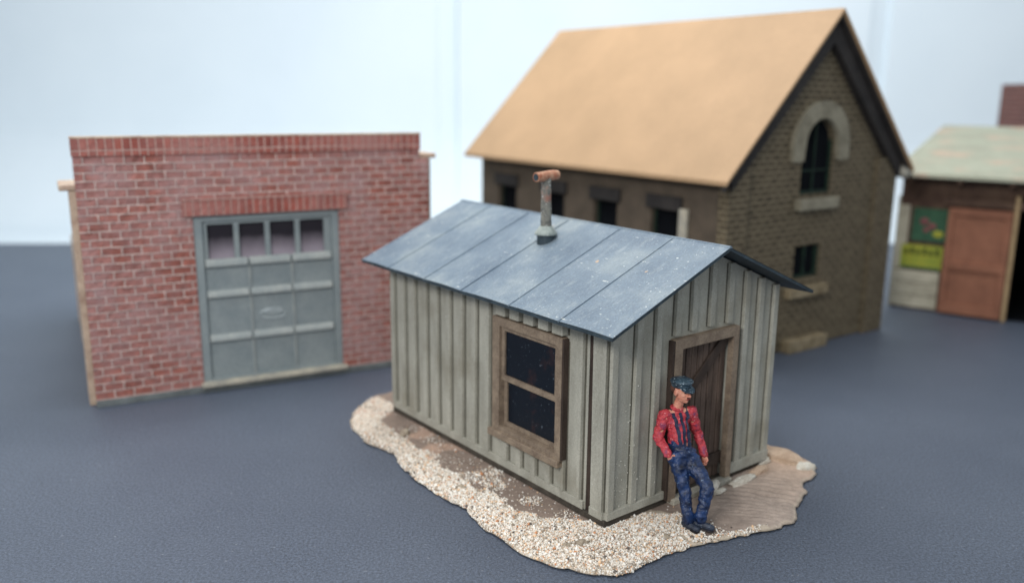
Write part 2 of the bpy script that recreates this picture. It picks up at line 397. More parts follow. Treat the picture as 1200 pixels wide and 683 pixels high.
# gravel granules
gv = MB(); gcol = []
gran_tones = [(sr(238, 234, 226), 9), (sr(216, 206, 192), 5), (sr(226, 192, 156), 2.0), (sr(200, 140, 98), .9), (sr(160, 146, 130), 3), (sr(104, 96, 90), .9)]
tw = [w_ for _, w_ in gran_tones]
cnt = 0; tries = 0
while cnt < 36000 and tries < 800000:
    tries += 1
    th = random.uniform(-pi, pi); k = int((th + pi) / (2*pi) * NA) % NA; R = rr[k]; q = math.sqrt(random.random())
    x = CX + cos(th)*R*q; y = CY + sin(th)*R*q; d = R*(1-q)
    i, j = inv_shack(x, y)
    if -.03 < i < 2.9 and -.03 < j < 4.6: continue
    if y > 13.2 or (x > 2.2 and y > 10): continue
    if j > 3.0 and random.random() < (.55 if j < 4 else .8): continue
    if i > .5 and noise.noise(Vector((x*4, y*4, 11))) > .18: continue
    if not gravel_mask(x, y, d):
        pn = noise.noise(Vector((x*2.3, y*2.3, 31)))
        if random.random() > (.22 if pn > .14 and i < 1.0 else .02) or j > 4.6 or i > 1.2: continue
    s_ = random.uniform(.005, .0125) * (1 if random.random() < .95 else 2.0)
    z = base_height(x, y, d) + s_*random.uniform(.1, .8)
    vs = []; rot = Matrix.Rotation(random.uniform(0, 6.3), 3, Vector((random.random()-.5, random.random()-.5, random.random()-.5)).normalized())
    for v in ((1,0,0),(-1,0,0),(0,1,0),(0,-1,0),(0,0,1),(0,0,-1)):
        vv = rot @ (Vector(v) * s_ * random.uniform(.65, 1.25)); vs.append((x+vv.x, y+vv.y, z+vv.z))
    gv.add(vs, [(0,2,4),(2,1,4),(1,3,4),(3,0,4),(2,0,5),(1,2,5),(3,1,5),(0,3,5)])
    tone = random.choices(gran_tones, tw)[0][0]
    gcol += [tone]*6; cnt += 1
def gran_mat():
    m = NT('granules'); at = m.n('ShaderNodeAttribute', attribute_name='Tone'); m.base(at.outputs['Color']); m.rough(.7, .35); return m.m
go = gv.build('gravel', gran_mat(), recalc=True); ga = go.data.color_attributes.new('Tone', 'FLOAT_COLOR', 'POINT')
for k, c in enumerate(gcol): ga.data[k].color = (*c, 1)
tag(go, 'loose white and orange gravel grains scattered along the rim of the slab', 'gravel', kind='stuff')
# stones glued to the slab
def rock(name, c, r, mat, seed, parent=root, rz=0, rough_=.25):
    m = MB(); m.ball((0, 0, 0), 1, 20); nv = []
    R = Matrix.Rotation(rz, 3, 'Z')
    for v in m.v:
        v = Vector(v); f = 1 + rough_*noise.noise(v*1.7 + Vector((seed, 0, 0))) * 1.6 + .12*noise.noise(v*5 + Vector((seed, 3, 0)))
        q = R @ Vector((v.x*r[0]*f, v.y*r[1]*f, max(v.z, -.5)*r[2]*f)); nv.append((c[0]+q.x, c[1]+q.y, c[2]+q.z))
    m.v = nv; return m.build(name, mat, parent, smooth=True)
M_CHALK = painted('chalky_white_plaster', sr(224, 220, 208), sr(190, 180, 164), 9, .8, .2, bump=.6)
M_PEBBLE = painted('grey_tan_pebble', sr(176, 164, 146), sr(140, 126, 110), 12, .8, .2, bump=.8)
M_PEACHR = painted('peach_plaster', sr(212, 188, 164), sr(176, 150, 128), 5, .8, .2, bump=.6)
for (i, j, rx, ry, rz_, s_) in ((2.2, -.20, .26, .07, .05, 1), (2.62, -.14, .2, .06, .055, 2), (2.9, .02, .14, .07, .05, 3), (1.72, -.22, .12, .05, .035, 6)):
    x, y = W2(i, j); rock('plaster_ridge', (x, y, BH + .01), (rx, ry, rz_), M_CHALK if s_ != 2 else M_PEACHR, s_*3.3, rz=SYAW)
rock('plaster_chunk', (3.55, 11.0, BH), (.55, .19, .09), M_PEACHR, 12.1, rz=-.85)
rock('plaster_chunk', (3.86, 10.62, BH - .01), (.14, .10, .07), M_CHALK, 5.1, rz=.4)
for (x, y, s_) in ((.78, 8.55, .085), (.62, 8.5, .06), (-1.5, 11.6, .1), (-.6, 9.9, .06), (1.72, 8.72, .05)):
    rock('stone', (x, y, BH + .005), (s_, s_*.7, s_*.5), M_PEBBLE, x*7, rz=x, rough_=.5)
# white twisted scrap lying by the doorstep
m = MB(); P = [W2(1.28 + k*.07, -.30 + .12*k*.2) for k in range(8)]
m.tube([(x, y, BH + .075 + .012*sin(k*2.1)) for k, (x, y) in enumerate(P)], [.03, .05, .055, .048, .056, .05, .06, .045], 10)
so = m.build('plaster_scrap', M_CHALK, smooth=True)
tag(so, 'white twisted plaster scrap on the ground beside the shack doorstep', 'scrap')

# ================================================================== BOARD AND BATTEN SHACK
sh = empty('shack', (SX, SY, BH), SYAW)
tag(sh, 'weathered grey board and batten shack with blue-grey tin roof and stovepipe, front centre', 'shack')
L, Wd, EH, RID = 4.56, 2.90, 2.415, 3.08
sl = (RID - .06 - EH) / (Wd / 2)
roofz = lambda i: EH + sl * (i if i < Wd/2 else Wd - i)
z0 = .075
# long wall
m = MB()
m.slab(rect(.325, L, z0, EH), [rect(.80, 1.85, .62, 1.94)], FY(0), .08)
def batten_y(m, y, za, zb, w_=.045, t_=.045, lean=0):
    m.hexa([(-.006, y-w_-.034, za), (.01, y-w_-.034, za), (.01, y-w_, za), (-.006, y-w_, za), (-.006, y-w_-.030+lean, zb), (.01, y-w_-.030+lean, zb), (.01, y-w_+lean, zb), (-.006, y-w_+lean, zb)], 1)
    m.hexa([(-.006, y+w_, za), (.01, y+w_, za), (.01, y+w_+.018, za), (-.006, y+w_+.018, za), (-.006, y+w_+lean, zb), (.01, y+w_+lean, zb), (.01, y+w_+.014+lean, zb), (-.006, y+w_+.014+lean, zb)], 1)
    m.hexa([(-t_, y-w_, za), (.01, y-w_-.008, za), (.01, y+w_+.008, za), (-t_, y+w_, za), (-t_, y-w_+lean, zb), (.01, y-w_-.008+lean, zb), (.01, y+w_+.008+lean, zb), (-t_, y+w_+lean, zb)])
ys = [4.53 - k * .293 for k in range(9)]
for y in ys: batten_y(m, y, z0 + .10, EH - .002, lean=random.uniform(-.01, .01))
for y in (1.80, 1.52, 1.24, .96):
    batten_y(m, y, z0+.10, .42); 
for y in (1.84, 1.57, 1.30, 1.03, .78): batten_y(m, y, 2.065, 2.30, w_=.09, t_=.09)
for y in (.70, .42): batten_y(m, y, z0+.10, 2.2 if y < .5 else 2.0, w_=.024)
m.box(-.035, .01, .34, L + .01, z0, z0 + .105)
m.build('long_wall', [M_SIDING, M_BATLINE], sh, bevel=.008)
# back long wall and rear wall
m = MB(); m.slab(rect(.08, L, z0, EH), [], FY(Wd - .08), .08)
for k in range(15): m.box(Wd - .005, Wd + .03, .2 + k*.3, .26 + k*.3, z0, EH - .01)
m.build('long_wall', M_SIDING, sh, bevel=.008)
pent = [(.0, z0), (Wd, z0), (Wd, EH), (Wd/2, RID - .065), (.0, EH)]
m = MB(); m.slab([(.085, z0), (Wd-.085, z0), (Wd-.085, EH+.03), (Wd/2, RID-.07), (.085, EH+.03)], [], FX(L - .09), .085)
for k in range(9): m.box(.25 + k*.3, .31 + k*.3, L - .006, L + .03, z0, roofz(.28 + k*.3) - .03)
m.build('rear_wall', M_SIDING, sh, bevel=.008)
# door gable
m = MB()
m.slab([(.0, z0), (1.06, z0), (1.06, 1.90), (2.02, 1.90), (2.02, z0), (Wd, z0), (Wd, EH), (Wd/2, RID - .065), (.0, EH)], [], FX(0), .08)
def batten_x(m, x, za, zb, w_=.045, t_=.045, lean=0):
    for xa, xb in ((x-w_-.026, x-w_), (x+w_, x+w_+.02)):
        m.hexa([(xa, -.006, za), (xb, -.006, za), (xb, .01, za), (xa, .01, za), (xa+lean, -.006, zb), (xb+lean, -.006, zb), (xb+lean, .01, zb), (xa+lean, .01, zb)], 1)
    m.hexa([(x-w_, -t_, za), (x+w_, -t_, za), (x+w_+.008, .01, za), (x-w_-.008, .01, za), (x-w_+lean, -t_, zb), (x+w_+lean, -t_, zb), (x+w_+.008+lean, .01, zb), (x-w_-.008+lean, .01, zb)])
for x, za in ((.04, z0+.1), (.40, z0+.1), (.715, z0+.1), (1.02, 2.05), (1.30, 2.07), (1.62, 2.07), (1.95, 2.06), (2.27, z0+.1), (2.56, z0+.1), (2.85, z0+.1)):
    batten_x(m, x, za, roofz(x) - .015, lean=random.uniform(-.012, .012))
m.box(-.01, .93, -.045, .01, z0, z0 + .10); m.box(2.12, Wd + .01, -.05, .01, z0 - .01, z0 + .13)
m.build('door_gable', [M_SIDING, M_BATLINE], sh, bevel=.008)
# corner post with gap, inner dark board
m = MB(); m.hexa([(-.012, .012, z0-.01), (.05, .012, z0-.01), (.05, .245, z0-.01), (-.012, .24, z0-.01), (-.012, .012, EH), (.05, .012, EH), (.05, .272, EH), (-.012, .268, EH)])
m.box(-.04, .0, .03, .085, z0 + .08, EH); m.box(-.034, .0, .02, .235, z0 - .01, z0 + .09)
m.build('corner_board', M_SIDING, sh, bevel=.008)
m = MB(); m.box(.004, .03, .20, .322, z0, EH - .01); m.build('gap_board', M_DKWOOD, sh)
m = MB(); m.box(-.03, Wd + .02, -.02, L + .02, .0, z0 - .004); m.build('plinth', M_PLINTH, sh, bevel=.006)
# chips of pale scenic glue stuck to the boards near the front corner
m = MB()
for k in range(70):
    x = .10 + abs(random.gauss(0, .28)); z = .15 + abs(random.gauss(0, .55)); r_ = random.uniform(.004, .011)
    if x > .85 or z > 1.9: continue
    m.ball((x, -.004 if not (.355 < x < .445 or .67 < x < .76) else -.048, z), (r_, r_*.6, r_), 6)
tag(m.build('glue_specks', M_SPECK, sh), kind='stuff')
# window
wf = MB()
ya, yb, za, zb = .69, 2.00, .52, 2.04
wf.slab(rect(ya, yb, za, zb), [rect(.79, 1.86, .63, 1.935)], FY(-.085), .085)
fr = wf.build('window_frame', M_TRIM, sh, bevel=.01)
m = MB(); m.box(-.082, -.004, ya - .030, ya - .003, za + .055, zb - .01); m.build('dark_edge', M_DKWOOD, fr)  # thin dark strip set against the near side of the frame
m = MB(); m.box(-.125, -.01, ya - .0, yb + .05, za - .045, za + .045); m.build('window_sill', M_TRIM, fr, bevel=.012)
m = MB(); m.slab(rect(.795, 1.855, 1.24, 1.93), [rect(.845, 1.795, 1.31, 1.88)], FY(-.05), .04); s1 = m.build('sash', M_TRIM, fr, bevel=.006)
m = MB(); m.slab(rect(.795, 1.855, .635, 1.30), [rect(.85, 1.79, .69, 1.235)], FY(-.008), .04); s2 = m.build('sash', M_TRIM, fr, bevel=.006)
m = MB(); m.box(-.025, -.018, .84, 1.80, 1.30, 1.89); m.build('pane', M_PANE, s1)
m = MB(); m.box(.014, .020, .84, 1.80, .68, 1.245); m.build('pane', M_PANE, s2)
# door and frame
m = MB()
m.slab([(.945, z0-.03), (1.07, z0-.03), (1.07, 1.90), (1.99, 1.90), (1.99, z0-.03), (2.09, z0-.03), (2.09, 2.02), (.945, 2.02)], [], FX(-.085), .085)
df = m.build('door_frame', M_TRIM, sh, bevel=.01)
m = MB(); m.box(.912, .942, -.08, -.004, z0, 2.01); m.build('dark_edge', M_DKWOOD, df)  # thin dark strip set against the left side of the frame
m = MB()
for k in range(9):
    xa = 1.07 + k*.1035; m.box(xa, xa + .092, .035 + .004*(k % 2), .075, z0, 1.89)
m.box(1.08, 2.0, .08, .09, z0, 1.89)
dr = m.build('door', M_DOOR, sh, bevel=.006)
m = MB(); m.prism([(1.09, 1.0), (1.09, 1.16), (1.86, 1.87), (2.0, 1.87), (2.0, 1.82)], FX(.0), .034); m.build('brace', M_DKWOOD, dr, bevel=.005)
m = MB(); m.box(1.09, 2.0, .0, .034, .24, .40); m.build('brace', M_DKWOOD, dr, bevel=.005)
m = MB(); m.box(1.0, 2.08, -.13, -.0, -.005, z0 - .01); m.build('doorstep', M_CONC, sh, bevel=.01)
# interior floor darkening box not needed: walls are closed
# tin roof
OVF, OVB, OVS, OV2, TH = .36, .30, .342, .245, .04
def roof_slope(side):
    m = MB()
    if side < 0: i0, i1 = -OVS, Wd/2
    else: i0, i1 = Wd/2, Wd + OV2
    zt = lambda i: EH + .055 + sl * (i if side < 0 else Wd - i)
    seams = [-OVF, .47, 1.35, 2.32, 3.17, 4.09, L + OVB]
    for a_, b_2 in zip(seams[:-1], seams[1:]):
        nseg = 6
        for q in range(nseg):     # each sheet very slightly bowed
            p0 = a_ + (b_2-a_)*q/nseg; p1 = a_ + (b_2-a_)*(q+1)/nseg
            w0 = .006*sin(pi*q/nseg); w1 = .006*sin(pi*(q+1)/nseg)
            e0 = .004*noise.noise(Vector((p0*2, side, 0))); e1 = .004*noise.noise(Vector((p1*2, side, 0)))
            m.add([(i0, p0, zt(i0)+w0+e0), (i1, p0, zt(i1)+w0), (i1, p1, zt(i1)+w1), (i0, p1, zt(i0)+w1+e1)], [(0, 1, 2, 3)])
    for s_ in seams[1:-1]:
        m.hexa([(i0-.006, s_-.009, zt(i0)-.01), (i1, s_-.009, zt(i1)-.01), (i1, s_+.009, zt(i1)-.01), (i0-.006, s_+.009, zt(i0)-.01),
                (i0-.006, s_-.006, zt(i0)+.011), (i1, s_-.006, zt(i1)+.011), (i1, s_+.006, zt(i1)+.011), (i0-.006, s_+.006, zt(i0)+.011)])
    o = m.build('roof_sheet', M_TIN, sh, recalc=False)
    for p_ in o.data.polygons: pass
    m = MB(); e = .004
    a0, b0 = -OVF, L + OVB
    m.hexa([(i0, a0, zt(i0)-TH), (i1, a0, zt(i1)-TH), (i1, b0, zt(i1)-TH), (i0, b0, zt(i0)-TH), (i0, a0, zt(i0)-e), (i1, a0, zt(i1)-e), (i1, b0, zt(i1)-e), (i0, b0, zt(i0)-e)])
    m.build('roof_board', M_TINEDGE, sh)
roof_slope(-1); roof_slope(1)
m = MB(); zr = EH + .055 + sl*Wd/2
m.hexa([(Wd/2-.03, -OVF-.004, zr-.012), (Wd/2+.03, -OVF-.004, zr-.012), (Wd/2+.03, L+OVB+.004, zr-.012), (Wd/2-.03, L+OVB+.004, zr-.012), (Wd/2-.012, -OVF-.004, zr+.014), (Wd/2+.012, -OVF-.004, zr+.014), (Wd/2+.012, L+OVB+.004, zr+.014), (Wd/2-.012, L+OVB+.004, zr+.014)])
m.build('ridge_cap', M_TIN, sh)
# chimney
ci, cj = .92, 2.19; cz = EH + .05 + sl*ci
m = MB(); m.tube([(ci, cj, cz-.08), (ci, cj, cz+.09)], [.12, .115], 20)
fl = m.build('stovepipe', M_TINEDGE, sh, bevel=.01)
m = MB(); m.tube([(ci, cj, cz+.085), (ci, cj, cz+.11), (ci, cj, cz+.15), (ci, cj, cz+.20)], [.15, .145, .115, .08], 20); m.build('storm_collar', painted('pale_collar', sr(170, 178, 172), sr(120, 130, 128), 9, .7, .3, bump=.7), fl, smooth=True)
m = MB(); m.tube([(ci, cj+.015*k/8, cz+.15+k*.083) for k in range(9)], [.072+.002*sin(k*2.3)-.001*k for k in range(9)], 20); m.build('pipe', M_RUST, fl, smooth=True)
m = MB(); m.tube([(ci-.20, cj-.02, cz+.835), (ci-.10, cj-.01, cz+.8355), (ci+.0, cj+.01, cz+.845), (ci+.12, cj+.02, cz+.845), (ci+.20, cj+.03, cz+.845)], [.062, .066, .062, .068, .06], 18); tcap = m.build('tee_cap', M_CAPMETAL, fl, smooth=False, bevel=.008)
m = MB(); m.tube([(ci-.206, cj-.02, cz+.835), (ci-.199, cj-.02, cz+.835)], [.045, .045], 16); m.build('tee_mouth', M_TINEDGE, tcap)

# ================================================================== RED BRICK GARAGE
gb = empty('brick_garage', (-6.3876, 12.7146, 0), .4857)
tag(gb, 'red brick one-storey garage with grey panelled overhead door, left of the shack', 'garage building')
BW, BH2 = 5.5484, 4.102
m = MB()
m.slab([(0, .10), (1.59, .10), (1.59, 2.87), (3.92, 2.87), (3.92, .10), (BW, .10), (BW, 3.66), (5.38, 3.66), (5.38, 3.82), (0, 3.82)], [], FX(0), .12)
fw = m.build('front_wall', M_REDBR, gb)
m = MB(); m.box(-.015, 5.395, -.025, .135, 3.825, 4.085); m.build('soldier_course', M_REDSOL, fw, bevel=.01)
m = MB(); m.box(-.02, 5.40, -.03, .14, 4.088, 4.115); m.build('parapet_cap', M_CREAM, fw)
m = MB(); m.box(1.45, 4.06, -.06, .10, 2.875, 3.12); m.build('lintel', M_REDSOL, fw, bevel=.01)
m = MB(); m.box(1.45, 4.06, -.07, .0, 3.122, 3.15); m.build('lintel_edge', M_REDSOL, fw, bevel=.006)
m = MB(); m.box(.0, BW, -.04, .12, .0, .095); m.build('plinth', M_PLGREY, gb, bevel=.01)
m = MB(); m.box(1.55, 3.97, -.12, .10, .10, .165); m.build('door_sill', M_CONC, gb, bevel=.01)
# side walls, rear wall
for x0_, x1_, capz, ovl in ((0.0, .12, 3.32, -.22), (BW-.12, BW, 3.66, .2)):
    m = MB(); m.slab(rect(.125, 6.0, 0.0, capz) if ovl > 0 else [(.125, 0), (6, 0), (6, 1.9), (1.6, 1.9), (1.6, capz), (.125, capz)], [], FY(x0_), .12); sw = m.build('side_wall', M_CREAM if ovl < 0 else M_STONE, gb)
    m = MB(); m.box(min(x0_, x0_+ovl), max(x1_, x1_+ovl), (.13), (6.05 if ovl > 0 else 1.0), capz + .004, capz + .09); m.build('coping', M_CREAM, sw, bevel=.02)
    for yy in (.35, 2.2, 4.0, 5.6):
        pr = .09 if yy < 1 else .05
        m = MB(); m.box(x0_-pr if ovl < 0 else x1_, x0_ if ovl < 0 else x1_+pr, yy if yy > 1 else .14, yy+.5, 0, min(capz-.004, 1.8 if ovl < 0 and yy > 1 else 9)); m.build('pilaster', M_CREAM if ovl < 0 else M_STONE, sw)
m = MB(); m.slab(rect(.125, BW-.125, 0, 3.3), [], FX(5.9), .1); m.build('rear_wall', M_INDARK, gb)
m = MB(); m.box(.13, BW-.13, .16, 5.88, .01, .05); m.build('inner_floor', M_LILAC, gb)
m = MB(); m.box(.13, BW-.13, 2.2, 5.88, 2.9, 3.0); m.build('flat_roof', M_INDARK, gb)
# overhead door
m = MB(); dy = .10
m.slab([(1.595, .165), (3.915, .165), (3.915, 2.865), (1.595, 2.865)], [rect(1.72, 3.80, .20, 2.78)], FX(.02), .08)
od = m.build('door_frame', M_GDOOR, gb, bevel=.01)
wins = [rect(1.80 + k*.49, 1.80 + k*.49 + .41, 2.14, 2.72) for k in range(4)]
m = MB(); m.slab(rect(1.725, 3.795, .17, 2.775), wins, FX(.07), .05)
dd = m.build('overhead_door', M_GDOOR, gb, bevel=.008)
for z_, h_ in ((2.03, .09), (1.53, .08), (.80, .08)):
    for k in range(3):
        xa = 1.74 + k*.69; m = MB()
        m.prism([(0, 0), (-.075, .02), (-.06, h_), (0, h_+.05)], lambda u, v, w, xa=xa, z_=z_: (xa + w, .07 + u, z_ + v), .655); m.build('door_rail', M_GDUST, dd, bevel=.01)
m = MB()
for xx in (2.405, 3.095): m.box(xx, xx+.035, .045, .07, .18, 2.02)
m.build('door_stile', M_GDUST, dd, bevel=.006)
def floor_light_pane():  # lilac lower half paints in the lit floor behind the door
    m = NT('garage_pane_floor_light'); uv = m.coord('UV'); sp = m.n('ShaderNodeSeparateXYZ'); m.l(uv, sp.inputs[0])
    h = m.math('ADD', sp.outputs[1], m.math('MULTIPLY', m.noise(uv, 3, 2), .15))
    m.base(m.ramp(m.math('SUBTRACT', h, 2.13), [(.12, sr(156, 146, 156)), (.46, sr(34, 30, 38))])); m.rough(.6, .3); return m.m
M_FLOORP = floor_light_pane()
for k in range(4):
    m = MB(); m.box(1.79 + k*.49, 2.22 + k*.49, .13, .135, 2.12, 2.74); m.build('window_pane', M_FLOORP, dd)
m = MB(); pts = []
for k in range(60):
    tt = k/59; pts.append((2.75 + .26*cos(tt*15)*(.35+.65*tt), .062, 1.20 + .085*sin(tt*15)*(.3+.7*tt) + .04*sin(tt*5)))
m.tube(pts, [.009]*60, 6); m.build('door_scribble', M_SCRIB, dd, smooth=True)

# ================================================================== BROWN BRICK BUILDING WITH TAN ROOF
bb = empty('brown_building', (3.6509, 14.9942, 0), .6258)
tag(bb, 'tall brown brick building with steep plain tan card roof, behind the shack', 'building')
GW, GL, GE, GR = 5.0549, 7.5115, 3.62, 6.24
gs = (GR - GE) / (GW/2)
m = MB()
arch = [(2.05, 3.0), (3.0, 3.0)] + [(2.525 + .475*cos(k*pi/16), 3.9 + .475*sin(k*pi/16)) for k in range(17)]
m.slab([(0, 0), (GW, 0), (GW, GE), (GW/2, GR), (0, GE)], [arch, rect(2.05, 2.85, 1.40, 2.03), ], FX(0), .14)
gw_ = m.build('gable_wall', M_BRNBR, bb)
m = MB(); c_ = (2.525, 3.9)
sur = [(2.525 + .84*cos(k*pi/20), 3.9 + .82*sin(k*pi/20)) for k in range(21)] + [(1.685, 3.62), (2.0, 3.62)] + [(2.525 - .5*cos(k*pi/20), 3.9 + .5*sin(k*pi/20)) for k in range(21)] + [(3.05, 3.62), (3.365, 3.62)]
m.slab(sur, [], FX(-.09), .09); m.build('arch_surround', M_STONE, gw_, bevel=.015)
m = MB(); m.box(1.92, 3.10, -.16, -.0, 2.72, 2.93); m.build('window_sill', M_STONE, gw_, bevel=.015)
m = MB(); m.box(1.82, 3.02, -.16, -.0, 1.06, 1.24); m.build('window_sill', M_STONE2, gw_, bevel=.015)
m = MB(); m.box(1.85, 3.02, -.22, -.0, .0, .24); m.build('doorstep', M_STONE2, gw_, bevel=.015)
m = MB()
m.box(2.0, 2.06, .05, .11, 3.0, 4.0); m.box(2.98, 3.03, .05, .11, 3.0, 4.0); m.box(2.51, 2.54, .07, .1, 3.0, 4.4); m.box(2.0, 3.0, .07, .1, 3.42, 3.45); m.box(2.0, 3.0, .05, .1, 3.0, 3.06)
af = m.build('arched_window', M_GREENF, bb); m = MB(); m.box(2.0, 3.05, .112, .118, 2.95, 4.42); m.build('pane', M_BLACK, af)
m = MB(); m.box(2.05, 2.10, .05, .11, 1.4, 2.03); m.box(2.78, 2.85, .05, .11, 1.4, 2.03); m.box(2.1, 2.8, .05, .1, 1.4, 1.45); m.box(2.42, 2.46, .05, .1, 1.45, 2.03)
lf = m.build('window', M_GREENF, bb); m = MB(); m.box(2.02, 2.88, .112, .118, 1.35, 2.08); m.build('pane', M_BLACK, lf)
for xa, xb in ((4.42, GW + .02), (-.02, .5)):
    m = MB(); m.box(xa, xb, -.10, .0, 0, GE + (.0 if xa > 1 else 0)); m.build('pilaster', M_BRNBR, gw_)
for sgn in (-1, 1):
    c0 = GW/2; f = lambda u, v, w, sgn=sgn: (c0 + sgn*u, -.16 + w, v)
    m = MB(); m.prism([(0, GR-.02), (GW/2+.02, GE-.02), (GW/2+.02, GE-.42), (.0, GR-.50)], f, .16); m.build('raking_frieze', M_BRNTRIM, gw_)
# long side walls with windows
cs = (6.45, 4.72, 3.06, 1.42)
for side, xo in ((0, 0.), (1, GW - .14)):
    m = MB(); m.slab(rect(.145, GL, 0, GE), [rect(c - .35, c + .35, 1.35, 2.72) for c in cs], FY(xo), .14)
    lw = m.build('long_wall', M_BRNSIDE, bb)
    if side == 0:
        for c in cs:
            m = MB(); m.box(-.06, -.0, c-.45, c+.45, 2.72, 2.98); m.build('window_lintel', M_BRNTRIM if c < 5 else M_BRNTRIM, lw, bevel=.01)
            m = MB(); m.box(-.10, -.0, c-.42, c+.42, 1.26, 1.35); m.build('window_sill', M_STONE, lw, bevel=.01)
        m = MB(); m.box(-.07, -.0, .80, 1.0, 1.3, 2.78); m.build('pale_strip', M_CONC, lw, bevel=.01)  # pale upright strip beside the last window
    for c in cs:
        m = MB(); q = xo + (.10 if side == 0 else .03)
        m.box(q, q+.03, c-.35, c-.30, 1.35, 2.72); m.box(q, q+.03, c+.30, c+.35, 1.35, 2.72); m.box(q, q+.03, c-.3, c+.3, 1.98, 2.04)
        wo = m.build('window', M_GREENF, lw)
        m = MB(); m.box(q+.034, q+.038, c-.37, c+.37, 1.33, 2.74); m.build('pane', M_BLACK, wo)
m = MB(); m.slab([(.145, 0), (GW-.145, 0), (GW-.145, GE), (GW/2, GR-.1), (.145, GE)], [], FX(GL-.15), .145); m.build('rear_wall', M_BRNSIDE, bb)
m = MB(); m.box(-.1, .0, .0, GL, GE-.16, GE-.02); m.build('eave_board', M_BRNTRIM, bb)
GO, GF, GT = .3234, .30, .09
for side in (-1, 1):
    m = MB(); i0, i1 = (-GO, GW/2) if side < 0 else (GW/2, GW+GO)
    zt = lambda i: GE + .10 + gs*(i if side < 0 else GW - i)
    m.hexa([(i0, -GF, zt(i0)-GT), (i1, -GF, zt(i1)-GT), (i1, GL+GF, zt(i1)-GT), (i0, GL+GF, zt(i0)-GT), (i0, -GF, zt(i0)), (i1, -GF, zt(i1)), (i1, GL+GF, zt(i1)), (i0, GL+GF, zt(i0))])
    m.build('roof', M_TAN, bb, bevel=.02)
    m = MB(); e = .004
    m.hexa([(i0+.02, -GF+.05, zt(i0)-GT-.09), (i1, -GF+.05, zt(i1)-GT-.09), (i1, 0-.17, zt(i1)-GT-.09), (i0+.02, -.17, zt(i0)-GT-.09), (i0+.02, -GF+.05, zt(i0)-GT-e), (i1, -GF+.05, zt(i1)-GT-e), (i1, -.17, zt(i1)-GT-e), (i0+.02, -.17, zt(i0)-GT-e)])
    m.build('bargeboard', M_BRNTRIM, bb)
m = MB(); m.ball((GW+.24, -.14, GE-.30), (.17, .12, .16), 16); m.build('eave_knob', M_CONC, bb, smooth=True)

# ================================================================== SHED AT RIGHT
HX, HY, HYAW = 8.93, 20.03, -.62
sd = empty('goods_shed', (HX, HY, 0), HYAW)
tag(sd, 'low shed with pale roof, terracotta sliding door and posters, at the right edge', 'shed')
HW, HD, HE = 6.0, 5.0, 3.15
m = MB(); m.slab([(0, 0), (2.40, 0), (2.40, 2.75), (4.6, 2.75), (4.6, 0), (HW, 0), (HW, HE), (0, HE)], [], FX(0), .12); m.build('front_wall', M_SHEDWALL, sd)
m = MB()
for k in range(3): m.box(-.02, .98, -.05, .0, .05 + k*.29, .32 + k*.29)
m.build('base_planks', M_PLANKS, sd, bevel=.01)
m = MB(); m.box(-.05, 0.0, -.02, .1, 0, 2.6); m.box(0.0, .22, -.03, -.0, .93, 2.4); m.build('corner_post', M_PLANKS, sd, bevel=.01)
m = MB(); m.box(.12, 1.0, -.04, -.004, .95, 1.50); p1 = m.build('poster', M_PYEL, sd)
m = MB(); 
for k in range(6): m.box(.2 + k*.13, .27 + k*.13, -.048, -.042, 1.28, 1.44 if k % 2 else 1.40)
m.build('lettering', M_PDK, p1)
m = MB(); m.box(.15, .98, -.048, -.042, .95, 1.0); m.build('border', M_PGREEN, p1)
m = MB(); m.box(.30, 1.08, -.04, -.004, 1.60, 2.35); p2 = m.build('poster', M_PGREEN, sd)
m = MB()
for (x, z, r_) in ((.55, 2.05, .10), (.72, 1.95, .09), (.6, 1.86, .07)): m.ball((x, -.04, z), (r_, .012, r_*.8), 14)
m.build('flower', M_PRED, p2, smooth=True)
m = MB(); m.ball((.86, -.04, 1.78), (.12, .012, .08), 14); m.build('leaf', M_PYEL, p2, smooth=True)
m = MB(); m.box(1.05, 2.30, -.16, -.06, .05, 2.42); ddr = m.build('sliding_door', M_TERRA, sd, bevel=.015)
m = MB(); m.box(1.05, 2.30, -.22, -.162, 1.06, 1.22); m.box(1.05, 2.30, -.20, -.162, .05, .28); m.box(1.05, 2.30, -.20, -.162, 2.26, 2.42); m.box(1.05, 1.17, -.20, -.162, .29, 2.25); m.box(2.18, 2.30, -.20, -.162, .29, 2.25)
m.build('door_batten', M_TERRA, ddr, bevel=.01)
m = MB(); m.box(2.31, 2.40, -.14, -.0, 0.0, 2.75); m.build('door_jamb', M_JAMB, sd, bevel=.01)
m = MB(); m.box(.9, 4.8, -.12, -.005, 2.46, 2.64); m.build('door_track', M_SHEDWALL, sd, bevel=.01)
m = MB(); m.slab(rect(.125, HD, 0, HE), [], FY(0.0), .12); m.slab(rect(.125, HD, 0, HE), [], FY(HW-.12), .12); m.build('side_wall', M_SHEDWALL, sd)
m = MB(); m.slab(rect(.125, HW-.125, 0, 3.7), [], FX(HD-.12), .12); m.box(.13, HW-.13, .13, HD-.13, .01, .04); m.build('inside', M_BLACK, sd)
m = MB(); m.tube([(2.92, .5, .04), (2.92, .5, 1.9)], [.05, .05], 8); m.ball((2.92, .42, 2.05), (.22, .12, .26), 14); m.build('pale_bracket', M_CONC, sd, smooth=True)
m = MB(); zt = lambda j: 3.17 + .16*(j + .62)
m.hexa([(-.15, -.62, zt(-.62)-.1), (HW+.3, -.62, zt(-.62)-.1), (HW+.3, HD, zt(HD)-.1), (-.15, HD, zt(HD)-.1), (-.15, -.62, zt(-.62)), (HW+.3, -.62, zt(-.62)), (HW+.3, HD, zt(HD)), (-.15, HD, zt(HD))])
m.build('roof', M_SHEDROOF, sd, bevel=.02)
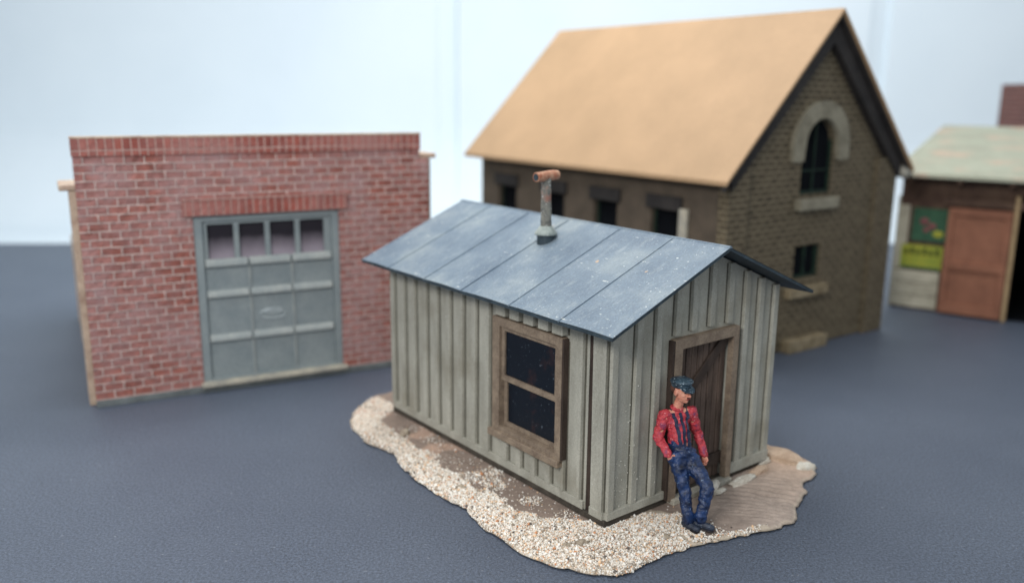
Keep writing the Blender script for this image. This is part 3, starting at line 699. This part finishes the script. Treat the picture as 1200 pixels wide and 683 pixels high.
for k in range(6):
    m = MB(); m.box(.2 + k*1.0, .3 + k*1.0, -.55, -.01, 2.98, 3.07); m.build('rafter_tail', M_SHEDWALL, sd)

# brick building far right
rb = empty('far_brick_building', (14.5, 24.6, 0), -.08)
tag(rb, 'tall brick building only partly seen beyond the shed roof, at the right edge', 'building')
M_DULLBR = brick('dull_red_brick', sr(112, 70, 62), sr(96, 60, 54), sr(128, 96, 88), .3, .14, .02)
m = MB(); m.slab(rect(0, 4, 0, 5.3), [rect(1.2, 2.1, 2.2, 3.6)], FX(0), .15); fw2 = m.build('front_wall', M_DULLBR, rb)
m = MB(); m.box(-.05, 4.05, -.04, .18, 5.304, 5.42); m.build('coping', M_CREAM, fw2)
m = MB(); m.box(-.0, .12, .155, 2.4, 0, 5.2); m.box(3.88, 4, .155, 2.4, 0, 5.2); m.box(0.125, 3.875, 2.3, 2.4, 0, 5.2); m.build('side_wall', M_DULLBR, rb)
m = MB(); m.box(1.15, 2.15, .12, .14, 2.15, 3.65); m.build('window', M_BLACK, rb)
m = MB(); m.box(.13, 3.87, .16, 2.28, 4.7, 4.8); m.build('roof', M_INDARK, rb)

#FIGURE
# ================================================================== THE MAN LEANING BESIDE THE DOOR
man = empty('person', (*W2(.80, -.62), BH), SYAW)
tag(man, 'painted figure in red shirt, navy overalls and dark cap leaning beside the shack door', 'person')
V = lambda x, y, z: Vector((x - .80, y + .62, z))
J = dict(head=V(.885,-.25,1.475), chin=V(.90,-.30,1.375), neck=V(.878,-.20,1.29), chest=V(.895,-.20,1.10), belly=V(.88,-.27,.88), pelvis=V(.865,-.32,.76),
  shR=V(.735,-.15,1.20), shL=V(1.055,-.26,1.205), elR=V(.665,-.13,.945), wrR=V(.655,-.30,.80), elL=V(1.175,-.27,.93), wrL=V(1.165,-.40,.70),
  hipR=V(.795,-.31,.74), hipL=V(.94,-.35,.74), knR=V(.765,-.46,.45), knL=V(.905,-.68,.465), anR=V(.72,-.58,.12), anL=V(.79,-.70,.15))
FD = Vector((-.32, -.95, 0)).normalized(); LD = Vector((.95, -.32, 0)).normalized()     # chest front, his left
def remesh(m, name, mat, vox, smooth_it, parent=man, fold=None, displ=0):
    o = m.build(name, mat, parent)
    r = o.modifiers.new('r', 'REMESH'); r.mode = 'VOXEL'; r.voxel_size = vox
    s_ = o.modifiers.new('s', 'SMOOTH'); s_.iterations = smooth_it; s_.factor = .6
    dg = bpy.context.evaluated_depsgraph_get(); me = bpy.data.meshes.new_from_object(o.evaluated_get(dg))
    o.modifiers.clear(); old = o.data; o.data = me; me.name = name; bpy.data.meshes.remove(old)
    if displ:
        for v in me.vertices:
            q = v.co; f = fold(q) if fold else 0
            v.co = q + v.normal * (displ*noise.noise(q*14) + displ*.5*noise.noise(q*34) + f)
    for p_ in me.polygons: p_.use_smooth = True
    return o
def box_rot(fwd): # rotation whose -y points along fwd
    f_ = fwd.normalized(); z = Vector((0, 0, 1)); x = z.cross(-f_).normalized() * -1; z = x.cross(-f_)
    return Matrix((x, -f_, z)).transposed()
M_SKIN = painted('painted_skin', sr(228, 166, 142), sr(200, 124, 102), 16, .6, .35, bump=.5, bscale=40)
M_SHIRT = painted('red_painted_shirt', sr(210, 78, 86), sr(158, 34, 46), 15, .5, .45, speck=sr(232, 156, 160), speckle_amt=.66, bump=.7, bscale=36, grime=(sr(70, 60, 104), 13))
M_DENIM = painted('navy_painted_denim', sr(24, 56, 106), sr(6, 14, 36), 9, .38, .6, speck=sr(110, 134, 166), speckle_amt=.68, bump=.7, bscale=36)
M_STRAP = painted('navy_strap', sr(44, 50, 78), sr(28, 32, 56), 12, .5, .4, bump=.5)
M_CAP = painted('dark_teal_cap', sr(64, 86, 100), sr(22, 34, 48), 12, .35, .6, speck=sr(160, 178, 188), speckle_amt=.62, bump=.5)
M_SHOE = painted('dark_shoe_paint', sr(50, 60, 78), sr(22, 28, 42), 12, .45, .5, speck=sr(110, 124, 140), speckle_amt=.66, bump=.6)
M_EYE = painted('dark_eye_paint', sr(34, 26, 28), sr(20, 16, 18), 12, .5, .4)
M_LIP = painted('lip_paint', sr(150, 52, 54), sr(120, 40, 44), 12, .5, .4)
HF = Vector((.0, -1, .02)).normalized(); HR = box_rot(HF); HX_ = HR @ Vector((1, 0, 0)); HZ = HR @ Vector((0, 0, 1)); HFW = HR @ Vector((0, -1, 0))
hc = J['head']; hp = lambda x, y, z: hc + (HX_*x + HFW*y + HZ*z)*1.1       # x his left, y forward, z up
# body: one continuous surface
m = MB()
m.ball(hp(0, -.012, .035), (.090, .110, .108), 20, HR)
m.ball(hp(0, .018, -.035), (.070, .080, .084), 18, HR)
m.ball(hp(0, .058, -.085), (.032, .03, .026), 12, HR)                # chin
m.capsule(hp(0, .086, .02), hp(0, .112, -.022), .013, .018, 10)       # nose
m.ball(hp(.012, .1, -.028), .011, 8); m.ball(hp(-.012, .1, -.028), .011, 8)
for s_ in (-1, 1):
    m.ball(hp(s_*.082, -.005, .0), (.014, .026, .036), 12, HR)         # ears
    m.ball(hp(s_*.042, .062, -.022), (.02, .018, .018), 10)            # cheeks
    m.capsule(hp(s_*.018, .088, .034), hp(s_*.052, .07, .034), .010, .009, 8)   # brow
m.capsule(hp(-.018, .088, -.055), hp(.018, .088, -.055), .010, .010, 8)
m.capsule(J['neck'] - Vector((0, 0, .05)), hp(0, -.01, -.07), .056, .052, 14)
m.capsule(J['chest'], J['neck'] - Vector((0, 0, .06)), .11, .06, 14); m.capsule(J['pelvis'], J['chest'], .105, .115, 14)
for a_, b_2, c_, ra, rb, rc in (('shR', 'elR', 'wrR', .058, .046, .032), ('shL', 'elL', 'wrL', .058, .046, .032)):
    m.capsule(J['neck'] - Vector((0, 0, .07)), J[a_], .05, .05); m.capsule(J[a_], J[b_2], ra, rb); m.capsule(J[b_2], J[c_], rb*.95, rc)
for a_, b_2, c_ in (('hipR', 'knR', 'anR'), ('hipL', 'knL', 'anL')):
    m.capsule(J['pelvis'], J[a_], .09, .085); m.capsule(J[a_], J[b_2], .082, .056); m.capsule(J[b_2], J[c_], .054, .034)
# left hand: loosely closed fist, five separate digits
def hand(wr, dirn, palm_n, side, curl):
    """dirn along the hand, palm_n out of the palm, side towards the thumb"""
    d = dirn.normalized(); n_ = (palm_n - d*palm_n.dot(d)).normalized(); t_ = d.cross(n_).normalized()
    if t_.dot(side) < 0: t_ = -t_
    R = Matrix((t_, n_, d)).transposed()
    m.capsule(wr, wr + d*.03, .030, .028, 10)
    m.ball(wr + d*.058, (.040, .022, .045), 14, R)
    for k, (off, ln) in enumerate(((.030, .030), (.010, .034), (-.010, .032), (-.029, .026))):
        a_ = wr + d*.088 + t_*off; p1 = a_ + (d*cos(curl*.45) + n_*sin(curl*.45))*ln; p2 = p1 + (d*cos(curl*1.2) + n_*sin(curl*1.2))*ln*.85; p3 = p2 + (d*cos(curl*1.8) + n_*sin(curl*1.8))*ln*.6
        m.capsule(a_, p1, .0115, .011, 8); m.capsule(p1, p2, .011, .010, 8); m.capsule(p2, p3, .010, .009, 8)
    a_ = wr + d*.035 + t_*.032; p1 = a_ + (t_*.6 + d*.7 + n_*.35)*.036; p2 = p1 + (d*.6 + n_*.8 - t_*.25)*.03
    m.capsule(a_, p1, .014, .012, 8); m.capsule(p1, p2, .012, .010, 8)
hand(J['wrL'], Vector((-.10, -.18, -.9)), Vector((-1, -.1, 0)), Vector((-.1, -1, 0)), 1.5)
hand(J['wrR'], Vector((.45, -.35, -.8)), Vector((.5, .4, 0)), Vector((.3, -1, .2)), .6)
body = remesh(m, 'body', M_SKIN, .0072, 2)
man_body = body
for s_ in (-1, 1):
    m = MB(); m.ball(hp(s_*.034, .083, .014), (.016, .010, .009), 10, HR); m.build('eye', M_EYE, body, smooth=True)
m = MB(); m.capsule(hp(-.02, .098, -.056), hp(.02, .098, -.056), .007, .007, 8); m.build('mouth', M_LIP, body, smooth=True)
m = MB(); m.capsule(hp(-.022, .100, -.040), hp(.022, .100, -.040), .007, .007, 8); m.build('nose_shadow', M_EYE, body, smooth=True)  # dark mark painting in the shadow under the nose
m = MB(); m.ball(hp(0, -.035, .035), (.095, .097, .083), 16, HR); m.build('hair', painted('brown_hair_paint', sr(110, 76, 64), sr(80, 52, 44), 14, .6, .3), body, smooth=True)
# cap: soft crown, band and visor
m = MB()
m.ball(hp(0, .0, .115), (.126, .140, .044), 24, HR)
m.tube([hp(0, .0, .055), hp(0, .0, .075), hp(0, .0, .11)], [.108, .112, .116], 24)
cap = remesh(m, 'cap', M_CAP, .009, 2, displ=.006)
m = MB(); vis = [(.093*sin(a_), .062 + .030*cos(a_)*0 + (.115 if abs(a_) < .01 else 0)*0) for a_ in ()]
arc = [(-.082 + .164*k/12) for k in range(13)]
top = [hp(x, .062 + .088*math.sqrt(max(0, 1 - (x/.086)**2)), .060 - .030*math.sqrt(max(0, 1-(x/.086)**2))) for x in arc]; inn = [hp(x, .050, .068) for x in arc]
vs = top + inn + [p_ - HZ*.012 for p_ in top] + [p_ - HZ*.012 for p_ in inn]; n13 = 13
fs = [(k, k+1, n13+k+1, n13+k) for k in range(12)] + [(2*n13+k, 3*n13+k, 3*n13+k+1, 2*n13+k+1) for k in range(12)] + [(k, 2*n13+k, 2*n13+k+1, k+1) for k in range(12)] + [(0, n13, 3*n13, 2*n13), (12, 2*n13+12, 3*n13+12, n13+12)]
m.add(vs, fs); m.build('visor', M_CAP, cap, smooth=False)
# shirt
m = MB()
m.capsule(J['belly'], J['chest'], .125, .128, 16)
m.ball(J['chest'] + Vector((0, .01, .0)), (.150, .112, .13), 18, box_rot(FD))
m.ball(J['chest'] + Vector((0, 0, .075)), (.15, .09, .07), 16, box_rot(FD))
m.capsule(J['chest'] + Vector((0, 0, .08)), J['neck'] - Vector((0, 0, .035)), .085, .068, 14)
for a_, b_2, c_ in (('shR', 'elR', 'wrR'), ('shL', 'elL', 'wrL')):
    m.capsule(J['chest'] + Vector((0, 0, .06)), J[a_] - Vector((0, 0, .015)), .075, .068); m.capsule(J[a_], J[b_2], .070, .058); m.capsule(J[b_2], J[c_] , .058, .044); m.ball(J[c_]*.96 + J[b_2]*.04, .052, 12)
fold = lambda q: (.5 - abs(noise.noise(Vector((q.x*14 - q.z*6, q.y*14, q.z*17 + 4)))))*.024 - .008
shirt = remesh(m, 'shirt', M_SHIRT, .010, 2, displ=.011, fold=fold)
m = MB(); R = box_rot(FD)
for k in range(14):
    a_ = 2*pi*k/14; b_2 = 2*pi*(k+1)/14; c0 = J['neck'] - Vector((0, .0, .015))
    m.capsule(c0 + R @ Vector((.062*cos(a_), .06*sin(a_), .008*sin(a_))), c0 + R @ Vector((.062*cos(b_2), .06*sin(b_2), .008*sin(b_2))), .015, .015, 8)
m.build('collar', M_SHIRT, shirt, smooth=True)
# overalls trousers
m = MB()
m.capsule(J['pelvis'] - Vector((0, 0, .02)), J['belly'] - Vector((0, 0, .02)), .125, .128, 16)
m.ball(J['pelvis'], (.150, .125, .10), 18, box_rot(FD))
for a_, b_2, c_, k in (('hipR', 'knR', 'anR', 0), ('hipL', 'knL', 'anL', 1)):
    m.capsule(J['pelvis'], J[a_], .10, .10); m.capsule(J[a_], J[b_2], .104, .078); m.capsule(J[b_2], J[c_] + Vector((0, 0, .01)), .078, .058)
    m.capsule(J[c_] + Vector((0, 0, .055)), J[c_] - Vector((0, 0, .015)), .060, .066)
m.capsule(J['wrR'] + Vector((.03, -.0, -.02)), J['wrR'] + Vector((.07, -.03, -.12)), .042, .05)         # pocket bulge
fold2 = lambda q: (.5 - abs(noise.noise(Vector((q.x*9 + q.z*5, q.y*9, q.z*13)))))*.028 - .008
tr = remesh(m, 'overalls', M_DENIM, .011, 2, displ=.013, fold=fold2)
# straps lie on the shirt: short hugging tubes along the chest
from mathutils.bvhtree import BVHTree
def hug(pts, name, wd, mat, parent, target):
    me = target.data; bt = BVHTree.FromPolygons([v.co for v in me.vertices], [p_.vertices for p_ in me.polygons])
    out = []; 
    for p_ in pts:
        loc, nn, _, _ = bt.find_nearest(p_); out.append((loc + nn*.004, nn))
    m = MB(); vs = []
    for k, (q, nn) in enumerate(out):
        d = (out[min(k+1, len(out)-1)][0] - out[max(k-1, 0)][0]).normalized(); s_ = d.cross(nn).normalized()
        vs += [q - s_*wd - nn*.008, q + s_*wd - nn*.008, q + s_*wd + nn*.007, q - s_*wd + nn*.007]
    fs = []
    for k in range(len(out)-1):
        for e in range(4): fs.append((k*4+e, k*4+(e+1) % 4, k*4+4+(e+1) % 4, k*4+4+e))
    fs += [(0, 1, 2, 3), tuple((len(out)-1)*4 + e for e in (3, 2, 1, 0))]
    m.add(vs, fs); return m.build(name, mat, parent)
def lerp_pts(ctrl, n=18):
    o = []
    for k in range(n):
        t_ = k/(n-1)*(len(ctrl)-1); i = min(int(t_), len(ctrl)-2); o.append(ctrl[i].lerp(ctrl[i+1], t_-i))
    return o
ch = J['chest']; be = J['belly'] - Vector((0, 0, .02))
for s_ in (-1, 1):
    hug(lerp_pts([ch + LD*s_*.085 - FD*.10 + Vector((0, 0, .06)), ch + LD*s_*.09 + Vector((0, 0, .16)), ch + LD*s_*.085 + FD*.12 + Vector((0, 0, .05)), be + LD*s_*.06 + FD*.16]), 'suspender', .019, M_STRAP, shirt, shirt)
hug(lerp_pts([J['neck'] + FD*.09 - Vector((0, 0, .05)), ch + FD*.15, be + FD*.16]), 'placket', .015, M_STRAP, shirt, shirt)
# shoes
for a_, d_, nm in (('anR', Vector((.05, -1, 0)), 0), ('anL', Vector((.35, -.95, -.0)), 1)):
    d_ = d_.normalized(); c0 = J[a_].copy(); gz = .0 if nm == 0 else .03
    m = MB(); c0.z = gz
    m.capsule(c0 + Vector((0, 0, .045)) - d_*.03, c0 + Vector((0, 0, .045)) + d_*.02, .046, .048, 14)
    m.capsule(c0 + Vector((0, 0, .04)) + d_*.02, c0 + Vector((0, 0, .034)) + d_*.13, .046, .038, 14); m.capsule(c0 + Vector((0, 0, .05)), c0 + Vector((0, 0, .12)), .044, .042, 12)
    m2 = MB(); m2.v = [(x, y, max(z, gz - .008)) for x, y, z in m.v]; m2.f = m.f; m2.mi = m.mi
    sh_ = remesh(m2, 'shoe', M_SHOE, .009, 2, displ=.005)
    m = MB(); side_ = Vector((-d_.y, d_.x, 0)); m.hexa([tuple(c0 + q) for q in (-d_*.07 - side_*.038 + Vector((0,0,-.012)), d_*.16 - side_*.04 + Vector((0,0,-.012)), d_*.16 + side_*.04 + Vector((0,0,-.012)), -d_*.07 + side_*.038 + Vector((0,0,-.012)), -d_*.07 - side_*.038 + Vector((0,0,.012)), d_*.16 - side_*.04 + Vector((0,0,.012)), d_*.16 + side_*.04 + Vector((0,0,.012)), -d_*.07 + side_*.038 + Vector((0,0,.012)))])
    m.build('sole', M_EYE, sh_, bevel=.012)
